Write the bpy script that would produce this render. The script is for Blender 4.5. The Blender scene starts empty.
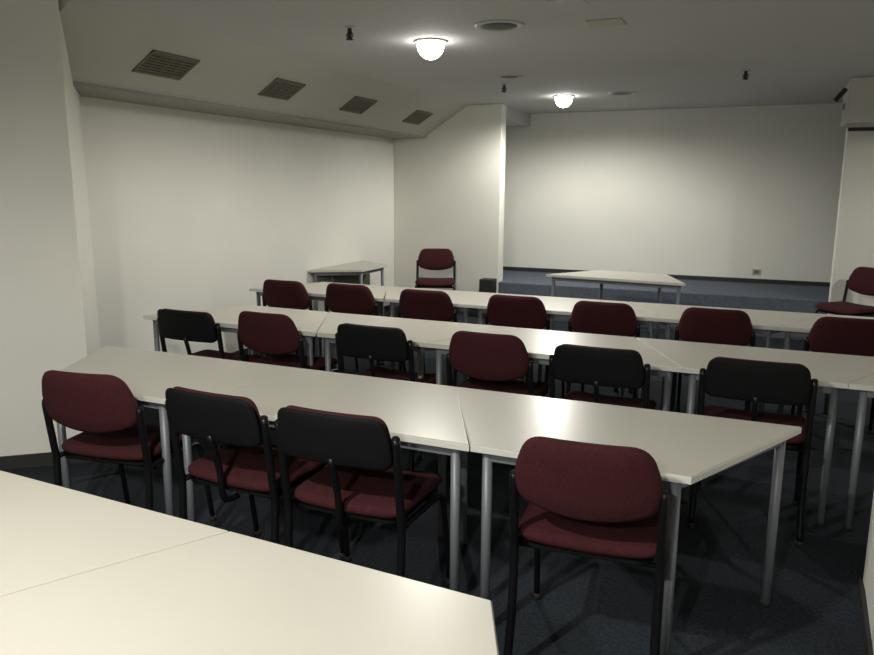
import bpy, bmesh, math, random
from mathutils import Vector, Matrix
random.seed(4)
S = bpy.context.scene
COL = S.collection
PI = math.pi

# ------------------------------------------------------------ camera
cam_d = bpy.data.cameras.new('camera'); cam = bpy.data.objects.new('camera', cam_d); COL.objects.link(cam)
F_PX, PITCH, ROLL, YAW, EYE = 740.94, 0.1859, 0.0053, -0.4122, 1.6296
cam_d.sensor_fit = 'HORIZONTAL'; cam_d.sensor_width = 36.0; cam_d.lens = 36.0 * F_PX / 874.0
cam_d.clip_start = 0.05; cam_d.clip_end = 60
_fw = Vector((math.sin(YAW) * math.cos(PITCH), math.cos(YAW) * math.cos(PITCH), -math.sin(PITCH)))
_rt = Vector((math.cos(YAW), -math.sin(YAW), 0)); _up = _rt.cross(_fw)
_r2 = _rt * math.cos(ROLL) + _up * math.sin(ROLL); _u2 = -_rt * math.sin(ROLL) + _up * math.cos(ROLL)
cam.matrix_world = Matrix(((_r2.x, _u2.x, -_fw.x, 0), (_r2.y, _u2.y, -_fw.y, 0), (_r2.z, _u2.z, -_fw.z, EYE), (0, 0, 0, 1)))
S.camera = cam
# ------------------------------------------------------------ world, exposure
w = bpy.data.worlds.new('world'); S.world = w; w.use_nodes = True
w.node_tree.nodes['Background'].inputs[0].default_value = (0.9, 0.95, 1, 1)
w.node_tree.nodes['Background'].inputs[1].default_value = 0.0
S.view_settings.view_transform = 'Standard'; S.view_settings.look = 'None'
S.view_settings.gamma = 1.0; S.view_settings.use_curve_mapping = False
S.view_settings.exposure = 0.0
LAMP_POWER = {'mid': 112.0, 'far': 150.0, 'near': 200.0, 'behind': 200.0, 'side': 75.0}  # near, behind and side drive added lamps out of view
LAMP_COLOUR = (1.0, 0.98, 0.905)

# ------------------------------------------------------------ materials
def mat(name, col, rough=0.6, metal=0.0, spec=0.5, noise=None, bump=None, emit=None):
    m = bpy.data.materials.new(name); m.use_nodes = True; nt = m.node_tree
    b = nt.nodes['Principled BSDF']
    b.inputs['Base Color'].default_value = (*col, 1); b.inputs['Roughness'].default_value = rough
    b.inputs['Metallic'].default_value = metal; b.inputs['Specular IOR Level'].default_value = spec
    tc = nt.nodes.new('ShaderNodeTexCoord')
    if noise:
        sc, amt = noise
        n = nt.nodes.new('ShaderNodeTexNoise'); n.inputs['Scale'].default_value = sc; n.inputs['Detail'].default_value = 4
        r = nt.nodes.new('ShaderNodeValToRGB')
        r.color_ramp.elements[0].position = 0.3; r.color_ramp.elements[1].position = 0.7
        r.color_ramp.elements[0].color = (*[c * (1 - amt) for c in col], 1)
        r.color_ramp.elements[1].color = (*[min(1, c * (1 + amt)) for c in col], 1)
        nt.links.new(tc.outputs['Object'], n.inputs['Vector']); nt.links.new(n.outputs['Fac'], r.inputs['Fac'])
        nt.links.new(r.outputs['Color'], b.inputs['Base Color'])
    if bump:
        sc, st = bump
        n2 = nt.nodes.new('ShaderNodeTexNoise'); n2.inputs['Scale'].default_value = sc; n2.inputs['Detail'].default_value = 3
        bp = nt.nodes.new('ShaderNodeBump'); bp.inputs['Strength'].default_value = st; bp.inputs['Distance'].default_value = 0.004
        nt.links.new(tc.outputs['Object'], n2.inputs['Vector']); nt.links.new(n2.outputs['Fac'], bp.inputs['Height'])
        nt.links.new(bp.outputs['Normal'], b.inputs['Normal'])
    if emit:
        b.inputs['Emission Color'].default_value = (*emit[0], 1); b.inputs['Emission Strength'].default_value = emit[1]
    return m
M = {
 'wall': mat('painted_wall', (0.76, 0.75, 0.69), 0.75, noise=(1.3, 0.03), bump=(60, 0.08)),
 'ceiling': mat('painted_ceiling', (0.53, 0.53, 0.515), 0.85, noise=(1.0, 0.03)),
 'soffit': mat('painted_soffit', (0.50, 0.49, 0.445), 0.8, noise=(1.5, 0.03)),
 'carpet': mat('dark_blue_carpet', (0.025, 0.030, 0.037), 0.95, spec=0.1, noise=(70, 0.35), bump=(300, 0.5)),
 'stage': mat('blue_carpet', (0.115, 0.132, 0.165), 0.95, spec=0.1, noise=(70, 0.25), bump=(300, 0.5)),
 'baseboard': mat('black_baseboard', (0.022, 0.022, 0.024), 0.6),
 'laminate': mat('cream_laminate', (0.485, 0.463, 0.405), 0.31, noise=(2.5, 0.02), bump=(35, 0.02)),
 'edge': mat('white_edge_band', (0.60, 0.595, 0.55), 0.45),
 'legmetal': mat('grey_painted_steel', (0.17, 0.18, 0.20), 0.45, metal=0.2),
 'foot': mat('black_rubber', (0.02, 0.02, 0.02), 0.7),
 'fabric': mat('burgundy_fabric', (0.047, 0.0105, 0.0132), 0.9, spec=0.2, noise=(120, 0.22), bump=(500, 0.35)),
 'blackplastic': mat('black_plastic', (0.006, 0.0065, 0.007), 0.7, spec=0.12),
 'blackmetal': mat('black_steel', (0.006, 0.006, 0.007), 0.35, spec=0.3),
 'grille': mat('brown_grille', (0.165, 0.15, 0.12), 0.7),
 'grilledark': mat('dark_grille_slot', (0.05, 0.045, 0.035), 0.8),
 'lens': mat('dark_speaker_mesh', (0.06, 0.06, 0.058), 0.6),
 'trimwhite': mat('white_trim', (0.48, 0.48, 0.46), 0.5),
 'yellowish': mat('yellowed_plastic', (0.42, 0.42, 0.33), 0.6),
 'brass': mat('sprinkler_metal', (0.05, 0.048, 0.045), 0.4, metal=0.6),
 'panel': mat('dark_green_panel', (0.075, 0.085, 0.06), 0.6),
 'emit': mat('lamp_glass', (1, 1, 1), 0.3, emit=((1.0, 0.98, 0.93), 22.0)),
 'shadetrim': mat('shaded_trim', (0.30, 0.295, 0.26), 0.8),  # darker grey: shade under the left soffit put into the colour
 'case': mat('black_case', (0.015, 0.015, 0.015), 0.6),
}

# ------------------------------------------------------------ helpers
def obj(name, bm, m, parent=None, smooth=False, bevel=0.0, seg=2):
    me = bpy.data.meshes.new(name)
    bmesh.ops.recalc_face_normals(bm, faces=bm.faces[:])
    bm.to_mesh(me); bm.free(); me.materials.append(m)
    if smooth:
        for p in me.polygons: p.use_smooth = True
    o = bpy.data.objects.new(name, me); COL.objects.link(o)
    if parent: o.parent = parent
    if bevel:
        b = o.modifiers.new('bevel', 'BEVEL'); b.width = bevel; b.segments = seg; b.limit_method = 'ANGLE'; b.angle_limit = 0.6
    return o
def add_box(bm, x0, x1, y0, y1, z0, z1, mtx=None):
    vs = [bm.verts.new((x, y, z)) for x in (x0, x1) for y in (y0, y1) for z in (z0, z1)]
    for f in ((0, 1, 3, 2), (4, 6, 7, 5), (0, 4, 5, 1), (2, 3, 7, 6), (0, 2, 6, 4), (1, 5, 7, 3)):
        bm.faces.new([vs[i] for i in f])
    if mtx is not None:
        for v in vs: v.co = mtx @ v.co
    return bm
def box(*a, mtx=None): return add_box(bmesh.new(), *a, mtx=mtx)
def add_prism(bm, poly, z0, z1):
    lo = [bm.verts.new((x, y, z0)) for x, y in poly]; hi = [bm.verts.new((x, y, z1)) for x, y in poly]
    n = len(poly); bm.faces.new(lo[::-1]); bm.faces.new(hi)
    for i in range(n): bm.faces.new((lo[i], lo[(i + 1) % n], hi[(i + 1) % n], hi[i]))
    return bm
def prism(poly, z0, z1): return add_prism(bmesh.new(), poly, z0, z1)
def add_tube(bm, pts, r, n=10, closed=False):
    pts = [Vector(p) for p in pts]; rings = []; N = len(pts)
    ref = Vector((0, 0, 1))
    for i, p in enumerate(pts):
        if closed: t = pts[(i + 1) % N] - pts[i - 1]
        else: t = pts[min(i + 1, N - 1)] - pts[max(i - 1, 0)]
        t.normalize()
        a = t.cross(ref)
        if a.length < 0.15: a = t.cross(Vector((0, 1, 0)))
        if a.length < 0.15: a = t.cross(Vector((1, 0, 0)))
        a.normalize(); b = t.cross(a).normalized()
        if rings and (a.dot(rings[-1][1]) < 0): a = -a; b = -b
        rr = r[i] if isinstance(r, (list, tuple)) else r
        rings.append(([bm.verts.new(p + a * rr * math.cos(2 * PI * k / n) + b * rr * math.sin(2 * PI * k / n)) for k in range(n)], a))
    m = N if closed else N - 1
    for i in range(m):
        A = rings[i][0]; B = rings[(i + 1) % N][0]
        for k in range(n): bm.faces.new((A[k], A[(k + 1) % n], B[(k + 1) % n], B[k]))
    if not closed: bm.faces.new(rings[0][0][::-1]); bm.faces.new(rings[-1][0])
    return bm
def tube(pts, r, n=10): return add_tube(bmesh.new(), pts, r, n)
def bez(pts, n=6):
    """Catmull-Rom through the points"""
    P = [Vector(p) for p in pts]; P = [P[0] * 2 - P[1]] + P + [P[-1] * 2 - P[-2]]; out = []
    for i in range(1, len(P) - 2):
        for k in range(n):
            t = k / n
            out.append(0.5 * ((2 * P[i]) + (P[i + 1] - P[i - 1]) * t + (2 * P[i - 1] - 5 * P[i] + 4 * P[i + 1] - P[i + 2]) * t * t + (3 * P[i] - P[i - 1] - 3 * P[i + 1] + P[i + 2]) * t ** 3))
    out.append(P[-2]); return out
def lathe(prof, n=24, at=(0, 0, 0)):
    bm = bmesh.new(); rings = []
    for r, z in prof:
        rings.append([bm.verts.new((at[0] + r * math.cos(2 * PI * k / n), at[1] + r * math.sin(2 * PI * k / n), at[2] + z)) for k in range(n)])
    for i in range(len(rings) - 1):
        for k in range(n): bm.faces.new((rings[i][k], rings[i][(k + 1) % n], rings[i + 1][(k + 1) % n], rings[i + 1][k]))
    bm.faces.new(rings[0][::-1]); bm.faces.new(rings[-1]); return bm
def tag(o, label, cat, group=None):
    o['label'] = label; o['category'] = cat
    if group: o['group'] = group
    return o
def thing(name, label, cat, loc=(0, 0, 0), rz=0.0, group=None):
    o = bpy.data.objects.new(name, None); COL.objects.link(o); o.empty_display_size = 0.1
    o.location = loc; o.rotation_euler = (0, 0, rz); return tag(o, label, cat, group)
def struct(name, bm, m, bevel=0.0):
    o = obj(name, bm, m, bevel=bevel); o['kind'] = 'structure'; return o
def dup(root, loc, rz, label, group=None, skip=()):
    r = root.copy(); COL.objects.link(r); r.location = loc; r.rotation_euler = (0, 0, rz); r['label'] = label
    if group: r['group'] = group
    for ch in list(root.children):
        c = ch.copy(); COL.objects.link(c); c.parent = r
        for g in list(ch.children):
            d = g.copy(); COL.objects.link(d); d.parent = c
    return r

# ------------------------------------------------------------ the room
XL, YB, ZC, STAGE = -4.55, 10.30, 2.65, 0.455
XR, YF = 3.4, -2.6
struct('floor', box(-6.4, XR + 0.2, YF - 0.2, YB + 0.2, -0.12, 0.0), M['carpet'])
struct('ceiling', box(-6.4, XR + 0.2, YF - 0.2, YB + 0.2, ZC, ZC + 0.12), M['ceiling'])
struct('wall_back', box(-6.0, XR + 0.2, YB, YB + 0.2, 0.0, ZC), M['wall'])
struct('wall_left', box(XL - 0.2, XL, 3.9, YB, 0.0, ZC), M['wall'])
struct('wall_right', box(XR, XR + 0.2, YF, YB, 0.0, ZC), M['wall'])
struct('wall_front', box(-6.4, XR, YF - 0.2, YF, 0.0, ZC), M['wall'])
# big pillar standing diagonally at the left, its corner towards the room
CX, CY = -3.585, 3.07
ux, uy = -0.76, -0.65
P1 = (CX + ux * 3.2, CY + uy * 3.2); P2 = (XL - 0.02, 4.04); P3 = (-6.3, 4.04)
struct('wall_column', prism([P1, (CX, CY), P2, P3], 0.0, ZC), M['wall'], bevel=0.006)
struct('wall_side', box(-6.4, -6.05, YF, 1.2, 0.0, ZC), M['wall'])
def strip(p, q, out, h, t):
    p = Vector((*p, 0)); q = Vector((*q, 0)); o = Vector((*out, 0)).normalized() * t
    return prism([(p.x, p.y), (q.x, q.y), ((q + o).x, (q + o).y), ((p + o).x, (p + o).y)], 0.0, h)
struct('baseboard_column', strip(P1, (CX, CY), (0.65, -0.76), 0.08, 0.012), M['baseboard'])
struct('baseboard_left', box(XL, XL + 0.012, 4.16, 8.95, 0.0, 0.08), M['baseboard'])
# left wall pillar by the platform, the gap behind it and the beam over the gap
struct('pillar_left', box(XL, -3.06, 8.95, 9.13, 0.0, ZC), M['wall'], bevel=0.008)
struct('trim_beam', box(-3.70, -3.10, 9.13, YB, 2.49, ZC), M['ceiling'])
struct('pillar_right', box(0.70, XR, 8.80, 8.98, 0.0, ZC), M['wall'], bevel=0.006)
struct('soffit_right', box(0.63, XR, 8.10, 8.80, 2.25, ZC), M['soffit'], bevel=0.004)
struct('trim_underside_shade', box(0.70, XR, 8.72, 8.80, 2.22, 2.25), M['baseboard'])  # black strip painting in the shaded underside of the right soffit
# column at the right edge of the photo
struct('wall_partition', prism([(0.475, 3.20), (0.475, 3.12), (0.43, 2.2), (1.6, 2.2), (1.6, 3.20)], 0.0, ZC), M['wall'], bevel=0.006)
struct('baseboard_right', prism([(0.463, 3.212), (0.418, 2.2), (0.43, 2.2), (0.475, 3.12), (0.475, 3.2), (1.6, 3.2), (1.6, 3.212)], 0.0, 0.09), M['baseboard'])
# raised platform at the front of the room
struct('stage_platform', prism([(-3.06, 8.95), (0.70, 8.95), (0.70, 8.98), (XR, 8.98), (XR, YB), (XL, YB), (XL, 9.13), (-3.06, 9.13)], 0.0, STAGE), M['stage'], bevel=0.01)
struct('baseboard_back', box(XL, XR, YB - 0.014, YB, STAGE, STAGE + 0.055), M['baseboard'])
struct('baseboard_pillar', box(XL + 0.02, -3.30, 8.938, 8.95, 0.0, 0.08), M['baseboard'])
# sloped soffit along the left wall
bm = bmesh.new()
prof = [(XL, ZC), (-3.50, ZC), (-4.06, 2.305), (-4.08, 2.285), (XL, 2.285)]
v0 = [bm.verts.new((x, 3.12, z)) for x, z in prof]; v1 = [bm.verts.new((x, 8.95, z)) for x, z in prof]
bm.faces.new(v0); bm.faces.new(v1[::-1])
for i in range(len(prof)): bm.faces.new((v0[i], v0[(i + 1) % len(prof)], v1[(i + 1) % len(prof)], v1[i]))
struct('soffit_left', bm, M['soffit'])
struct('trim_soffit_shade', box(XL, -4.075, 3.5, 8.95, 2.262, 2.285), M['shadetrim'])  # flat soffit underside, its shade painted in as a darker grey

# ------------------------------------------------------------ tables
TA, TB, TD, TH = 1.43, 0.74, 0.70, 0.74       # long side, short side, depth, height
def make_table(label, group, TA=TA, TB=TB, TD=TD):
    """Origin at the middle of the LONG side on the floor; the short side lies towards +y."""
    t = thing('trapezoid_table', label, 'table', group=group)
    poly = [(-TA / 2, 0), (TA / 2, 0), (TB / 2, TD), (-TB / 2, TD)]
    top = obj('tabletop', prism(poly, TH - 0.026, TH), M['laminate'], t, bevel=0.003, seg=3)
    # white edge band: a ring just proud of the board
    bm = bmesh.new(); cxp = Vector((0, TD * 0.45))
    def off(poly, d):
        out = []; n = len(poly)
        for i in range(n):
            a = Vector(poly[i - 1]); b = Vector(poly[i]); c = Vector(poly[(i + 1) % n])
            e1 = (b - a).normalized(); e2 = (c - b).normalized()
            n1 = Vector((e1.y, -e1.x)); n2 = Vector((e2.y, -e2.x)); m = (n1 + n2).normalized()
            out.append(tuple(b + m * (d / m.dot(n1))))
        return out
    o_, i_ = off(poly, 0.002), off(poly, -0.001)
    lo, hi = TH - 0.027, TH - 0.004
    vo = [[bm.verts.new((x, y, z)) for x, y in o_] for z in (lo, hi)]; vi = [[bm.verts.new((x, y, z)) for x, y in i_] for z in (lo, hi)]
    for i in range(4):
        j = (i + 1) % 4
        bm.faces.new((vo[0][i], vo[0][j], vo[1][j], vo[1][i])); bm.faces.new((vi[0][i], vi[1][i], vi[1][j], vi[0][j]))
        bm.faces.new((vo[1][i], vo[1][j], vi[1][j], vi[1][i])); bm.faces.new((vo[0][i], vi[0][i], vi[0][j], vo[0][j]))
    eb = obj('edge_band', bm, M['edge'], t, bevel=0.002); eb['label'] = 'white plastic edge band'
    legs = [(x - math.copysign(0.022, x) * (1 if y > TD / 2 else 0), y) for x, y in off(poly, -0.042)]
    bm = bmesh.new()
    for i in range(4):
        a = Vector(legs[i]); b = Vector(legs[(i + 1) % 4]); d = (b - a).normalized(); nn = Vector((d.y, -d.x)) * 0.011
        z0, z1 = TH - 0.066, TH - 0.0275
        q = [a + nn, b + nn, b - nn, a - nn]; add_prism(bm, [tuple(k) for k in q], z0, z1)
    obj('apron', bm, M['legmetal'], t, bevel=0.002)
    for x, y in legs:
        l = obj('leg', tube([(x, y, 0.012), (x, y, TH - 0.0275)], 0.0185, 14), M['legmetal'], t, smooth=True)
        obj('foot', lathe([(0.017, 0.0), (0.021, 0.003), (0.021, 0.018), (0.019, 0.022)], 14, (x, y, 0)), M['foot'], l, smooth=True)
    return t
tproto = [None]
def table(loc, rz, label, group=None):
    if tproto[0] is None:
        t = make_table(label, group); t.location = loc; t.rotation_euler = (0, 0, rz); tproto[0] = t; return t
    return dup(tproto[0], loc, rz, label, group)
def place_table(kind, xl, y, rz, pivot, label, group):
    """near left corner at (xl, y) before the table is turned by rz about its near corner on the given side"""
    wd = TA if kind == 'L' else TB
    pv = {'left': Vector((xl, y)), 'right': Vector((xl + wd, y)),
          'far_left': Vector((xl + (0.345 if kind == 'L' else -0.345), y + TD)), 'far_right': Vector((xl + wd + (-0.345 if kind == 'L' else 0.345), y + TD))}[pivot]
    o = Vector((xl + wd / 2, y)) if kind == 'L' else Vector((xl + wd / 2, y + TD))
    d = o - pv; c, s_ = math.cos(rz), math.sin(rz); o = pv + Vector((d.x * c - d.y * s_, d.x * s_ + d.y * c))
    return table((o.x, o.y, 0), rz + (0 if kind == 'L' else PI), label, group)
G = 'tables of the nearest chair row'
place_table('S', -3.035, 2.335, 0.0, 'right', 'white trapezoid table at left end of nearest chair row, touching the big white column', G)
mt_ = place_table('L', -2.324 + 0.0175, 2.335, 0.0, 'left', 'middle white trapezoid table of the nearest chair row, two black chairs pushed under it', G)
mt_.scale = (0.972, 1, 1)      # this one is a little shorter than the others
place_table('S', -0.8955, 2.335, 0.010, 'far_left', 'white table at right end of nearest chair row, one burgundy chair and bright reflection', G)
G = 'tables of the second chair row'
place_table('L', -3.940, 3.862, -0.015, 'far_right', 'white trapezoid table at left end of the second chair row', G)
place_table('S', -2.504, 3.86, 0.0, 'left', 'narrow-fronted white table second from left in the second chair row', G)
place_table('L', -1.758, 3.86, 0.0, 'left', 'white table at the centre of second chair row', G)
place_table('S', -0.322, 3.86, 0.0, 'left', 'narrow-fronted white table of second row behind the rightmost black chair', G)
place_table('L', 0.424, 3.86, 0.0, 'left', 'white table of second chair row cut off by right edge of photo', G)
G = 'tables of the farthest chair row'
mt_ = place_table('L', -4.195, 5.33, -0.022, 'far_right', 'white table at left end of the farthest chair row, beside left wall', G)
mt_.scale = (0.95, 1, 1)
place_table('S', -2.794, 5.33, 0.0, 'left', 'narrow-fronted white table second from left in the farthest chair row', G)
place_table('L', -2.048, 5.33, 0.0, 'left', 'white table at the centre of the farthest chair row', G)
place_table('S', -0.612, 5.33, 0.0, 'left', 'narrow-fronted white table second from right in the farthest chair row', G)
place_table('L', 0.134, 5.33, 0.0, 'left', 'white table of farthest chair row cut off by right edge of photo', G)
# nearest tables at the bottom of the photo (slightly turned): the far side is the short side for the right one
rzN = -0.045
c_, s_ = math.cos(rzN), math.sin(rzN)
ax, ay = -0.485, 1.415                           # far right corner
def near_pt(u, v): return (ax + u * c_ - v * s_, ay + u * s_ + v * c_)
px, py = near_pt(-TB / 2, -TD); table((px, py, 0), rzN, 'nearest cream white table at bottom centre of photo, no chair at it', 'tables nearest the viewer')
px, py = near_pt(-TB - 0.006 - TA / 2, 0); table((px, py, 0), rzN + PI, 'cream white table filling the bottom left corner of the photo', 'tables nearest the viewer')
# table on the floor in front of the platform
table((-1.365, 7.55, 0), -0.115, 'long white table standing alone in front of the blue carpeted platform')
# side table, long side against the left wall, with a dark panel under it
st = make_table('small white table against left wall behind the farthest chair row, dark panel under its top', None, 1.22, 0.60, 0.50)
st.location = (XL + 0.012, 7.46, 0); st.rotation_euler = (0, 0, -PI / 2)
mp = obj('under_top_panel', box(-0.46, 0.40, 0.16, 0.178, TH - 0.36, TH - 0.067), M['panel'], st, bevel=0.002)
mp['label'] = 'dark panel under the tabletop'

# ------------------------------------------------------------ chairs
def pillow(outline, layers, fn):
    """outline: closed list of (u,v); layers: list of (scale, w); fn maps (u,v,w)->xyz"""
    bm = bmesh.new(); cu = sum(p[0] for p in outline) / len(outline); cv = sum(p[1] for p in outline) / len(outline)
    rings = []
    for sc, wv in layers:
        rings.append([bm.verts.new(fn(cu + (u - cu) * sc, cv + (v - cv) * sc, wv)) for u, v in outline])
    n = len(outline)
    for i in range(len(rings) - 1):
        for k in range(n): bm.faces.new((rings[i][k], rings[i][(k + 1) % n], rings[i + 1][(k + 1) % n], rings[i + 1][k]))
    for ring, (sc, wv) in ((rings[0], layers[0]), (rings[-1], layers[-1])):
        c = bm.verts.new(fn(cu, cv, wv))
        for k in range(n): bm.faces.new((ring[k], ring[(k + 1) % n], c))
    return bm
def rounded(pts, radii, n=7):
    out = []; N = len(pts)
    for i in range(N):
        a, b, c = Vector(pts[i - 1]), Vector(pts[i]), Vector(pts[(i + 1) % N]); r = radii[i]
        p = b + (a - b).normalized() * r; q = b + (c - b).normalized() * r
        for k in range(n + 1):
            t = k / n; out.append(tuple(p * (1 - t) ** 2 + b * 2 * t * (1 - t) + q * t * t))
    # subdivide the long straight runs
    res = []
    for i in range(len(out)):
        a = Vector(out[i]); b = Vector(out[(i + 1) % len(out)]); m = max(1, int((b - a).length / 0.03))
        for k in range(m): res.append(tuple(a.lerp(b, k / m)))
    return res
PADL = [(0.0, 0.0), (0.5, 0.0), (0.88, 0.004), (0.96, 0.010), (1.0, 0.022), (1.0, 0.034), (0.96, 0.048), (0.88, 0.056), (0.5, 0.064), (0.25, 0.066)][1:]
def lean(z): return -0.235 - (z - 0.60) * 0.20           # y of the middle of the back at height z
def make_chair(style, label, group):
    t = thing('stacking_chair', label, 'chair', group=group)
    # seat
    so = rounded([(-0.235, -0.20), (0.235, -0.20), (0.245, 0.23), (-0.245, 0.23)], [0.07, 0.07, 0.09, 0.09])
    def sfn(u, v, w_):
        front = max(0.0, v - 0.12) / 0.11
        return Vector((u, v, 0.452 + w_ * 0.95 - 0.018 * front * front + 0.012 * (abs(u) / 0.23) ** 2))
    obj('seat', pillow(so, PADL, sfn), M['fabric'], t, smooth=True)
    so2 = [(u * 0.90, v * 0.90) for u, v in so]
    pan = obj('seat_pan', pillow(so2, [(0.96, 0), (1, 0.006), (1, 0.02)], lambda u, v, w_: Vector((u, v, 0.436 + w_))), M['blackplastic'], t)
    # backrest
    if style == 'red':
        bo = rounded([(-0.224, 0.640), (-0.09, 0.597), (0.09, 0.597), (0.224, 0.640), (0.236, 0.735), (0.190, 0.870), (-0.190, 0.870), (-0.236, 0.735)][::-1],
                     [0.045, 0.075, 0.075, 0.045, 0.048, 0.062, 0.062, 0.048][::-1])
        def bfn(u, v, w_): return Vector((u, lean(v) - 0.033 + w_ + 0.55 * u * u, v))
        obj('backrest', pillow(bo, PADL, bfn), M['fabric'], t, smooth=True)
        zt = 0.715
    else:
        bo = rounded([(-0.222, 0.672), (0.222, 0.672), (0.228, 0.76), (0.208, 0.868), (-0.208, 0.868), (-0.228, 0.76)][::-1],
                     [0.04, 0.04, 0.04, 0.045, 0.045, 0.04][::-1])
        def bf2(u, v, w_): return Vector((u, lean(v) - 0.030 + w_ * 0.5 + 0.45 * u * u, v))
        bs = obj('back_shell', pillow(bo, PADL, bf2), M['blackplastic'], t, smooth=True); bs['label'] = 'black plastic rear shell of the backrest'
        bi = [(u * 0.965, 0.772 + (v - 0.772) * 0.985 + 0.001) for u, v in bo]
        def bf3(u, v, w_): return Vector((u, lean(v) - 0.004 + w_ * 0.62 + 0.45 * u * u, v))
        obj('back_pad', pillow(bi, PADL, bf3), M['fabric'], t, smooth=True)
        zt = 0.79
    # frame: two back posts running down into the rear legs, front legs, side rails, cross bars
    for s in (-1, 1):
        X = s * 0.236
        post = [(X, lean(zt) + 0.030, zt), (X, lean(0.68) + 0.022, 0.68), (X, -0.205, 0.50), (X, -0.198, 0.42), (X * 1.0, -0.215, 0.20), (X * 1.02, -0.25, 0.012)]
        l = obj('leg', tube(bez(post, 5), 0.0155, 10), M['blackmetal'], t, smooth=True)
        obj('foot', lathe([(0.015, 0.0), (0.018, 0.003), (0.018, 0.02), (0.015, 0.026)], 12, (X * 1.02, -0.25, 0)), M['foot'], l, smooth=True)
        obj('post_cap', lathe([(0.012, 0.0), (0.0145, 0.002), (0.0145, 0.014), (0.009, 0.020)], 12, (X, lean(zt) + 0.030, zt - 0.010)), M['blackplastic'], l, smooth=True)
        fl = [(X, -0.19, 0.448), (X, 0.0, 0.440), (X, 0.14, 0.432), (X, 0.185, 0.405), (X * 1.01, 0.205, 0.32), (X * 1.03, 0.255, 0.012)]
        f = obj('leg', tube(bez(fl, 5), 0.0125, 10), M['blackmetal'], t, smooth=True)
        obj('foot', lathe([(0.015, 0.0), (0.018, 0.003), (0.018, 0.02), (0.015, 0.026)], 12, (X * 1.03, 0.255, 0)), M['foot'], f, smooth=True)
        # bracket from post to the backrest
        bm = tube(bez([(X, lean(0.69) + 0.026, 0.69), (X * 0.96, lean(0.69) + 0.045, 0.69), (X * 0.86, lean(0.69) + 0.040, 0.69)], 3), 0.010, 8)
        obj('back_bracket', bm, M['blackmetal'], t, smooth=True)
    bm = bmesh.new()
    for yy, zz in ((-0.14, 0.430), (0.12, 0.424)):
        add_tube(bm, [(-0.236, yy, zz), (0.236, yy, zz)], 0.010, 8)
    obj('cross_bar', bm, M['blackmetal'], t, smooth=True)
    if style != 'red':
        obj('back_support', tube(bez([(0, -0.14, 0.40), (0, -0.215, 0.42), (0, -0.235, 0.55), (0, lean(0.70) - 0.022, 0.70)], 5), 0.013, 8), M['blackmetal'], t, smooth=True)
    return t
protos = {}
def chair(style, bx, by, rz, label, group):
    """(bx, by): where the top centre of the backrest stands in plan"""
    d = 0.285
    loc = (bx - math.sin(rz) * d, by + math.cos(rz) * d, 0)
    if style not in protos:
        t = make_chair(style, label, group); t.location = loc; t.rotation_euler = (0, 0, rz); protos[style] = t; return t
    return dup(protos[style], loc, rz, label, group)
gA, gB, gC = 'chairs of the nearest row', 'chairs of the second row', 'burgundy chairs of the farthest row'
chair('red', -2.555, 2.14, 0.15, 'burgundy chair in nearest row at far left, in front of the white wall column', gA)
chair('black', -1.875, 2.12, -0.04, 'black-backed chair with burgundy seat, left of the two in nearest row', gA)
chair('black', -1.325, 2.10, 0.02, 'black-backed chair with burgundy seat, right of the two black ones in nearest row', gA)
chair('red', -0.445, 2.16, 0.07, 'largest burgundy chair, nearest row right end, its whole back and seat visible', gA)
chair('black', -3.29, 3.55, 0.0, 'black-backed chair at far left of second row, open gap under its backrest', gB)
chair('red', -2.79, 3.70, -0.02, 'burgundy chair left in second row, directly right of the leftmost black chair', gB)
chair('black', -1.985, 3.59, -0.02, 'black-backed chair in second row between its two burgundy chairs', gB)
chair('red', -1.32, 3.67, 0.0, 'burgundy chair at the centre of second row, behind the seam of the nearest tables', gB)
chair('black', -0.70, 3.56, 0.0, 'black-backed chair in second row just right of the central burgundy chair', gB)
chair('black', 0.025, 3.58, 0.0, 'rightmost black-backed chair of second row, behind corner of the nearest table', gB)
for bx, by, lab in [(-3.64, 5.10, 'leftmost burgundy chair of farthest row, nearest to the left wall'),
                    (-3.03, 5.12, 'second burgundy chair from left in farthest row, left of the table seam'),
                    (-2.33, 5.07, 'third burgundy chair from left in farthest row, just right of table seam'),
                    (-1.61, 5.08, 'burgundy chair at the middle of farthest row, fourth from left'),
                    (-0.97, 5.05, 'fifth burgundy chair from left in farthest row, below the middle of lone front table'),
                    (-0.245, 5.08, 'second burgundy chair from right in farthest row'),
                    (0.54, 5.06, 'rightmost burgundy chair of farthest row, cut off by the right edge of photo')]:
    chair('red', bx, by, random.uniform(-0.03, 0.03), lab, gC)
chair('red', -3.82, 8.70, PI + 0.38, 'burgundy chair facing the room alone in front of the left pillar', None)
chair('red', 1.04, 8.50, PI - 0.75, 'burgundy chair by the right wall beyond the farthest row, turned to the left', None)
for o in list(COL.objects):
    if o.get('group') is None and 'group' in o: del o['group']

# small black case at the foot of the left pillar
b = obj('equipment_case', box(-3.255, -3.075, 8.765, 8.93, 0.0, 0.50), M['case'], bevel=0.01)
tag(b, 'small black box at the foot of the left pillar beside the blue platform', 'box')

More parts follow.
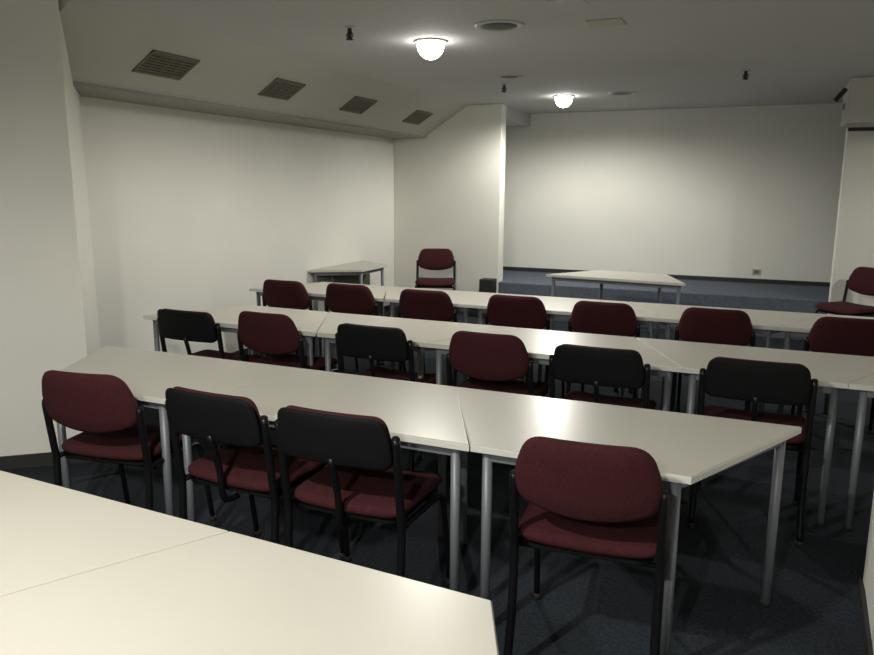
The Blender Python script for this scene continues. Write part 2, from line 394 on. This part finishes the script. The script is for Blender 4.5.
# ------------------------------------------------------------ ceiling fixtures
def downlight(x, y, key, label, visible=True):
    t = thing('downlight', label, 'ceiling light', (x, y, ZC), 0, 'lit ceiling downlights')
    bm = bmesh.new(); n = 28
    prof = [(0.088, 0.0), (0.118, 0.0), (0.120, -0.004), (0.116, -0.010), (0.092, -0.012), (0.084, -0.004)]
    rings = [[bm.verts.new((r * math.cos(2 * PI * k / n), r * math.sin(2 * PI * k / n), z)) for k in range(n)] for r, z in prof]
    for i in range(len(rings)):
        A, B = rings[i], rings[(i + 1) % len(rings)]
        for k in range(n): bm.faces.new((A[k], A[(k + 1) % n], B[(k + 1) % n], B[k]))
    obj('trim_ring', bm, M['trimwhite'], t, smooth=True)
    R = 0.095
    prof = [(R * math.cos(a), -0.030 + R * math.sin(a)) for a in [math.radians(k) for k in range(22, -90, -8)]]
    obj('bulb', lathe(prof + [(0.004, -0.030 - R)], 28), M['emit'], t, smooth=True)
    ld = bpy.data.lights.new('downlight_lamp', 'SPOT'); ld.energy = LAMP_POWER[key]; ld.color = LAMP_COLOUR
    ld.spot_size = math.radians(178); ld.spot_blend = 0.5; ld.shadow_soft_size = 0.05
    lo = bpy.data.objects.new('lamp', ld); COL.objects.link(lo); lo.parent = t; lo.location = (0, 0, -0.175)
    return t
downlight(-2.26, 5.03, 'mid', 'bright round ceiling downlight above the middle of the room, larger of the two lit ones')
downlight(-2.17, 8.47, 'far', 'bright round ceiling downlight nearer the back wall, smaller of the two lit ones')
downlight(-1.45, 0.40, 'near', 'added unseen ceiling downlight above the nearest tables')  # unseen lamp added to brighten the nearest tables
downlight(-0.50, -1.30, 'behind', 'added unseen ceiling downlight behind the viewer')  # unseen lamp added for more brightness from behind the camera

downlight(2.3, 6.6, 'side', 'added unseen ceiling downlight at the right side, outside the photo')  # unseen lamp added to light the right pillar and chair
def round_speaker(x, y, r, label):
    t = thing('ceiling_speaker', label, 'ceiling fitting', (x, y, ZC), 0, 'round dark ceiling fittings')
    bm = bmesh.new(); n = 28
    prof = [(r * 0.72, 0.0), (r * 1.0, 0.0), (r * 1.0, -0.006), (r * 0.9, -0.012), (r * 0.72, -0.008)]
    rings = [[bm.verts.new((q * math.cos(2 * PI * k / n), q * math.sin(2 * PI * k / n), z)) for k in range(n)] for q, z in prof]
    for i in range(len(rings)):
        A, B = rings[i], rings[(i + 1) % len(rings)]
        for k in range(n): bm.faces.new((A[k], A[(k + 1) % n], B[(k + 1) % n], B[k]))
    obj('rim', bm, M['trimwhite'], t, smooth=True)
    obj('grille', lathe([(r * 0.71, -0.001), (r * 0.71, -0.006), (r * 0.4, -0.009)], 28), M['lens'], t, smooth=True)
round_speaker(-1.64, 4.72, 0.16, 'round dark fitting in ceiling just right of the larger lit downlight')
round_speaker(-1.52, 8.43, 0.15, 'small far round dark fitting in ceiling right of the smaller lit downlight')
round_speaker(-2.26, 6.82, 0.12, 'faint round fitting in ceiling between the two lit downlights')
o = obj('ceiling_plate', box(-0.11, 0.11, -0.09, 0.09, -0.008, 0.0), M['yellowish'], bevel=0.003); o.location = (-1.00, 4.89, ZC)
tag(o, 'pale yellowish rectangular plate on ceiling right of the nearer round fitting', 'ceiling plate')
o = obj('ceiling_plate', box(-0.10, 0.10, -0.08, 0.08, -0.006, 0.0), M['trimwhite'], bevel=0.003); o.location = (-1.10, 4.30, ZC)
tag(o, 'pale rectangular plate on ceiling at the top edge of photo', 'ceiling plate')
def sprinkler(x, y, label):
    t = thing('fire_sprinkler', label, 'sprinkler', (x, y, ZC), 0, 'sprinkler heads on the ceiling')
    obj('escutcheon', lathe([(0.036, 0.0), (0.036, -0.004), (0.02, -0.012)], 18), M['trimwhite'], t, smooth=True)
    obj('body', lathe([(0.014, -0.010), (0.014, -0.035), (0.018, -0.04), (0.013, -0.06), (0.009, -0.075)], 14), M['brass'], t, smooth=True)
    bm = add_tube(bmesh.new(), bez([(0.011, 0, -0.035), (0.024, 0, -0.052), (0.009, 0, -0.078)], 4), 0.004, 6)
    add_tube(bm, bez([(-0.011, 0, -0.035), (-0.024, 0, -0.052), (-0.009, 0, -0.078)], 4), 0.004, 6)
    obj('frame_arm', bm, M['brass'], t, smooth=True)
    obj('deflector', lathe([(0.026, -0.078), (0.028, -0.080), (0.01, -0.084)], 18), M['brass'], t, smooth=True)
sprinkler(-2.55, 4.40, 'dark sprinkler head on ceiling left of the larger lit downlight')
sprinkler(-2.47, 7.28, 'dark sprinkler head on ceiling near the left pillar top')
sprinkler(-0.25, 7.22, 'dark sprinkler head on ceiling at the right side of the room')

# air vents on the sloped soffit
slope = math.atan2(0.345, 0.56)
def vent(y0, y1, label):
    t = thing('air_vent', label, 'vent', (-3.83, (y0 + y1) / 2, 2.4467), 0, 'air vents in the sloped soffit')
    # local frame: x down the slope outwards, y along the wall, z = surface normal
    e = Vector((0.56, 0, 0.345)).normalized(); n = Vector((0.345, 0, -0.56)).normalized(); yv = Vector((0, 1, 0))
    mt = Matrix(((e.x, 0, n.x, 0), (0, 1, 0, 0), (e.z, 0, n.z, 0), (0, 0, 0, 1)))
    L = (y1 - y0) / 2; Wd = 0.115
    bm = bmesh.new()
    for a in ((-Wd, Wd, -L, -L + 0.02), (-Wd, Wd, L - 0.02, L), (-Wd, -Wd + 0.02, -L, L), (Wd - 0.02, Wd, -L, L)):
        add_box(bm, *a, 0.0, 0.010, mtx=mt)
    obj('vent_frame', bm, M['grille'], t)
    obj('backing', box(-Wd + 0.02, Wd - 0.02, -L + 0.02, L - 0.02, 0.0, 0.002, mtx=mt), M['grilledark'], t)
    bm = bmesh.new()
    for k in range(7):
        u = -Wd + 0.034 + k * (2 * Wd - 0.068) / 6
        add_box(bm, u - 0.007, u + 0.007, -L + 0.02, L - 0.02, 0.003, 0.008, mtx=mt)
    for k in range(1, 4):
        v = -L + k * L / 2; add_box(bm, -Wd + 0.02, Wd - 0.02, v - 0.004, v + 0.004, 0.002, 0.009, mtx=mt)
    obj('slats', bm, M['grille'], t)
vent(3.90, 4.34, 'brown air vent on left soffit nearest the viewer, largest of the four')
vent(5.25, 5.67, 'second brown air vent from the viewer on left soffit')
vent(6.54, 6.98, 'third brown air vent from the viewer on left soffit')
vent(7.94, 8.38, 'farthest brown air vent on left soffit, closest to the pillar')

# small dark bracket at the corner of the right soffit
t = thing('mounting_bracket', 'small black slanted bracket at the left corner of the right soffit', 'bracket', (0.60, 8.14, 2.50))
obj('arm', tube([(-0.002, 0, 0.06), (-0.085, -0.02, -0.045)], 0.022, 10), M['case'], t, smooth=True)
obj('base_plate', box(-0.012, 0.0, -0.035, 0.035, -0.13, -0.07), M['grille'], t, bevel=0.003)
# small socket low on the back wall
t = thing('wall_socket', 'small socket low on the back wall near the right end of platform', 'socket', (-0.05, YB, 0.60))
obj('cover_plate', box(-0.05, 0.05, -0.010, 0.0, -0.035, 0.035), M['trimwhite'], t, bevel=0.002)
obj('socket_face', box(-0.028, 0.028, -0.016, -0.010, -0.022, 0.022), M['grille'], t, bevel=0.002)
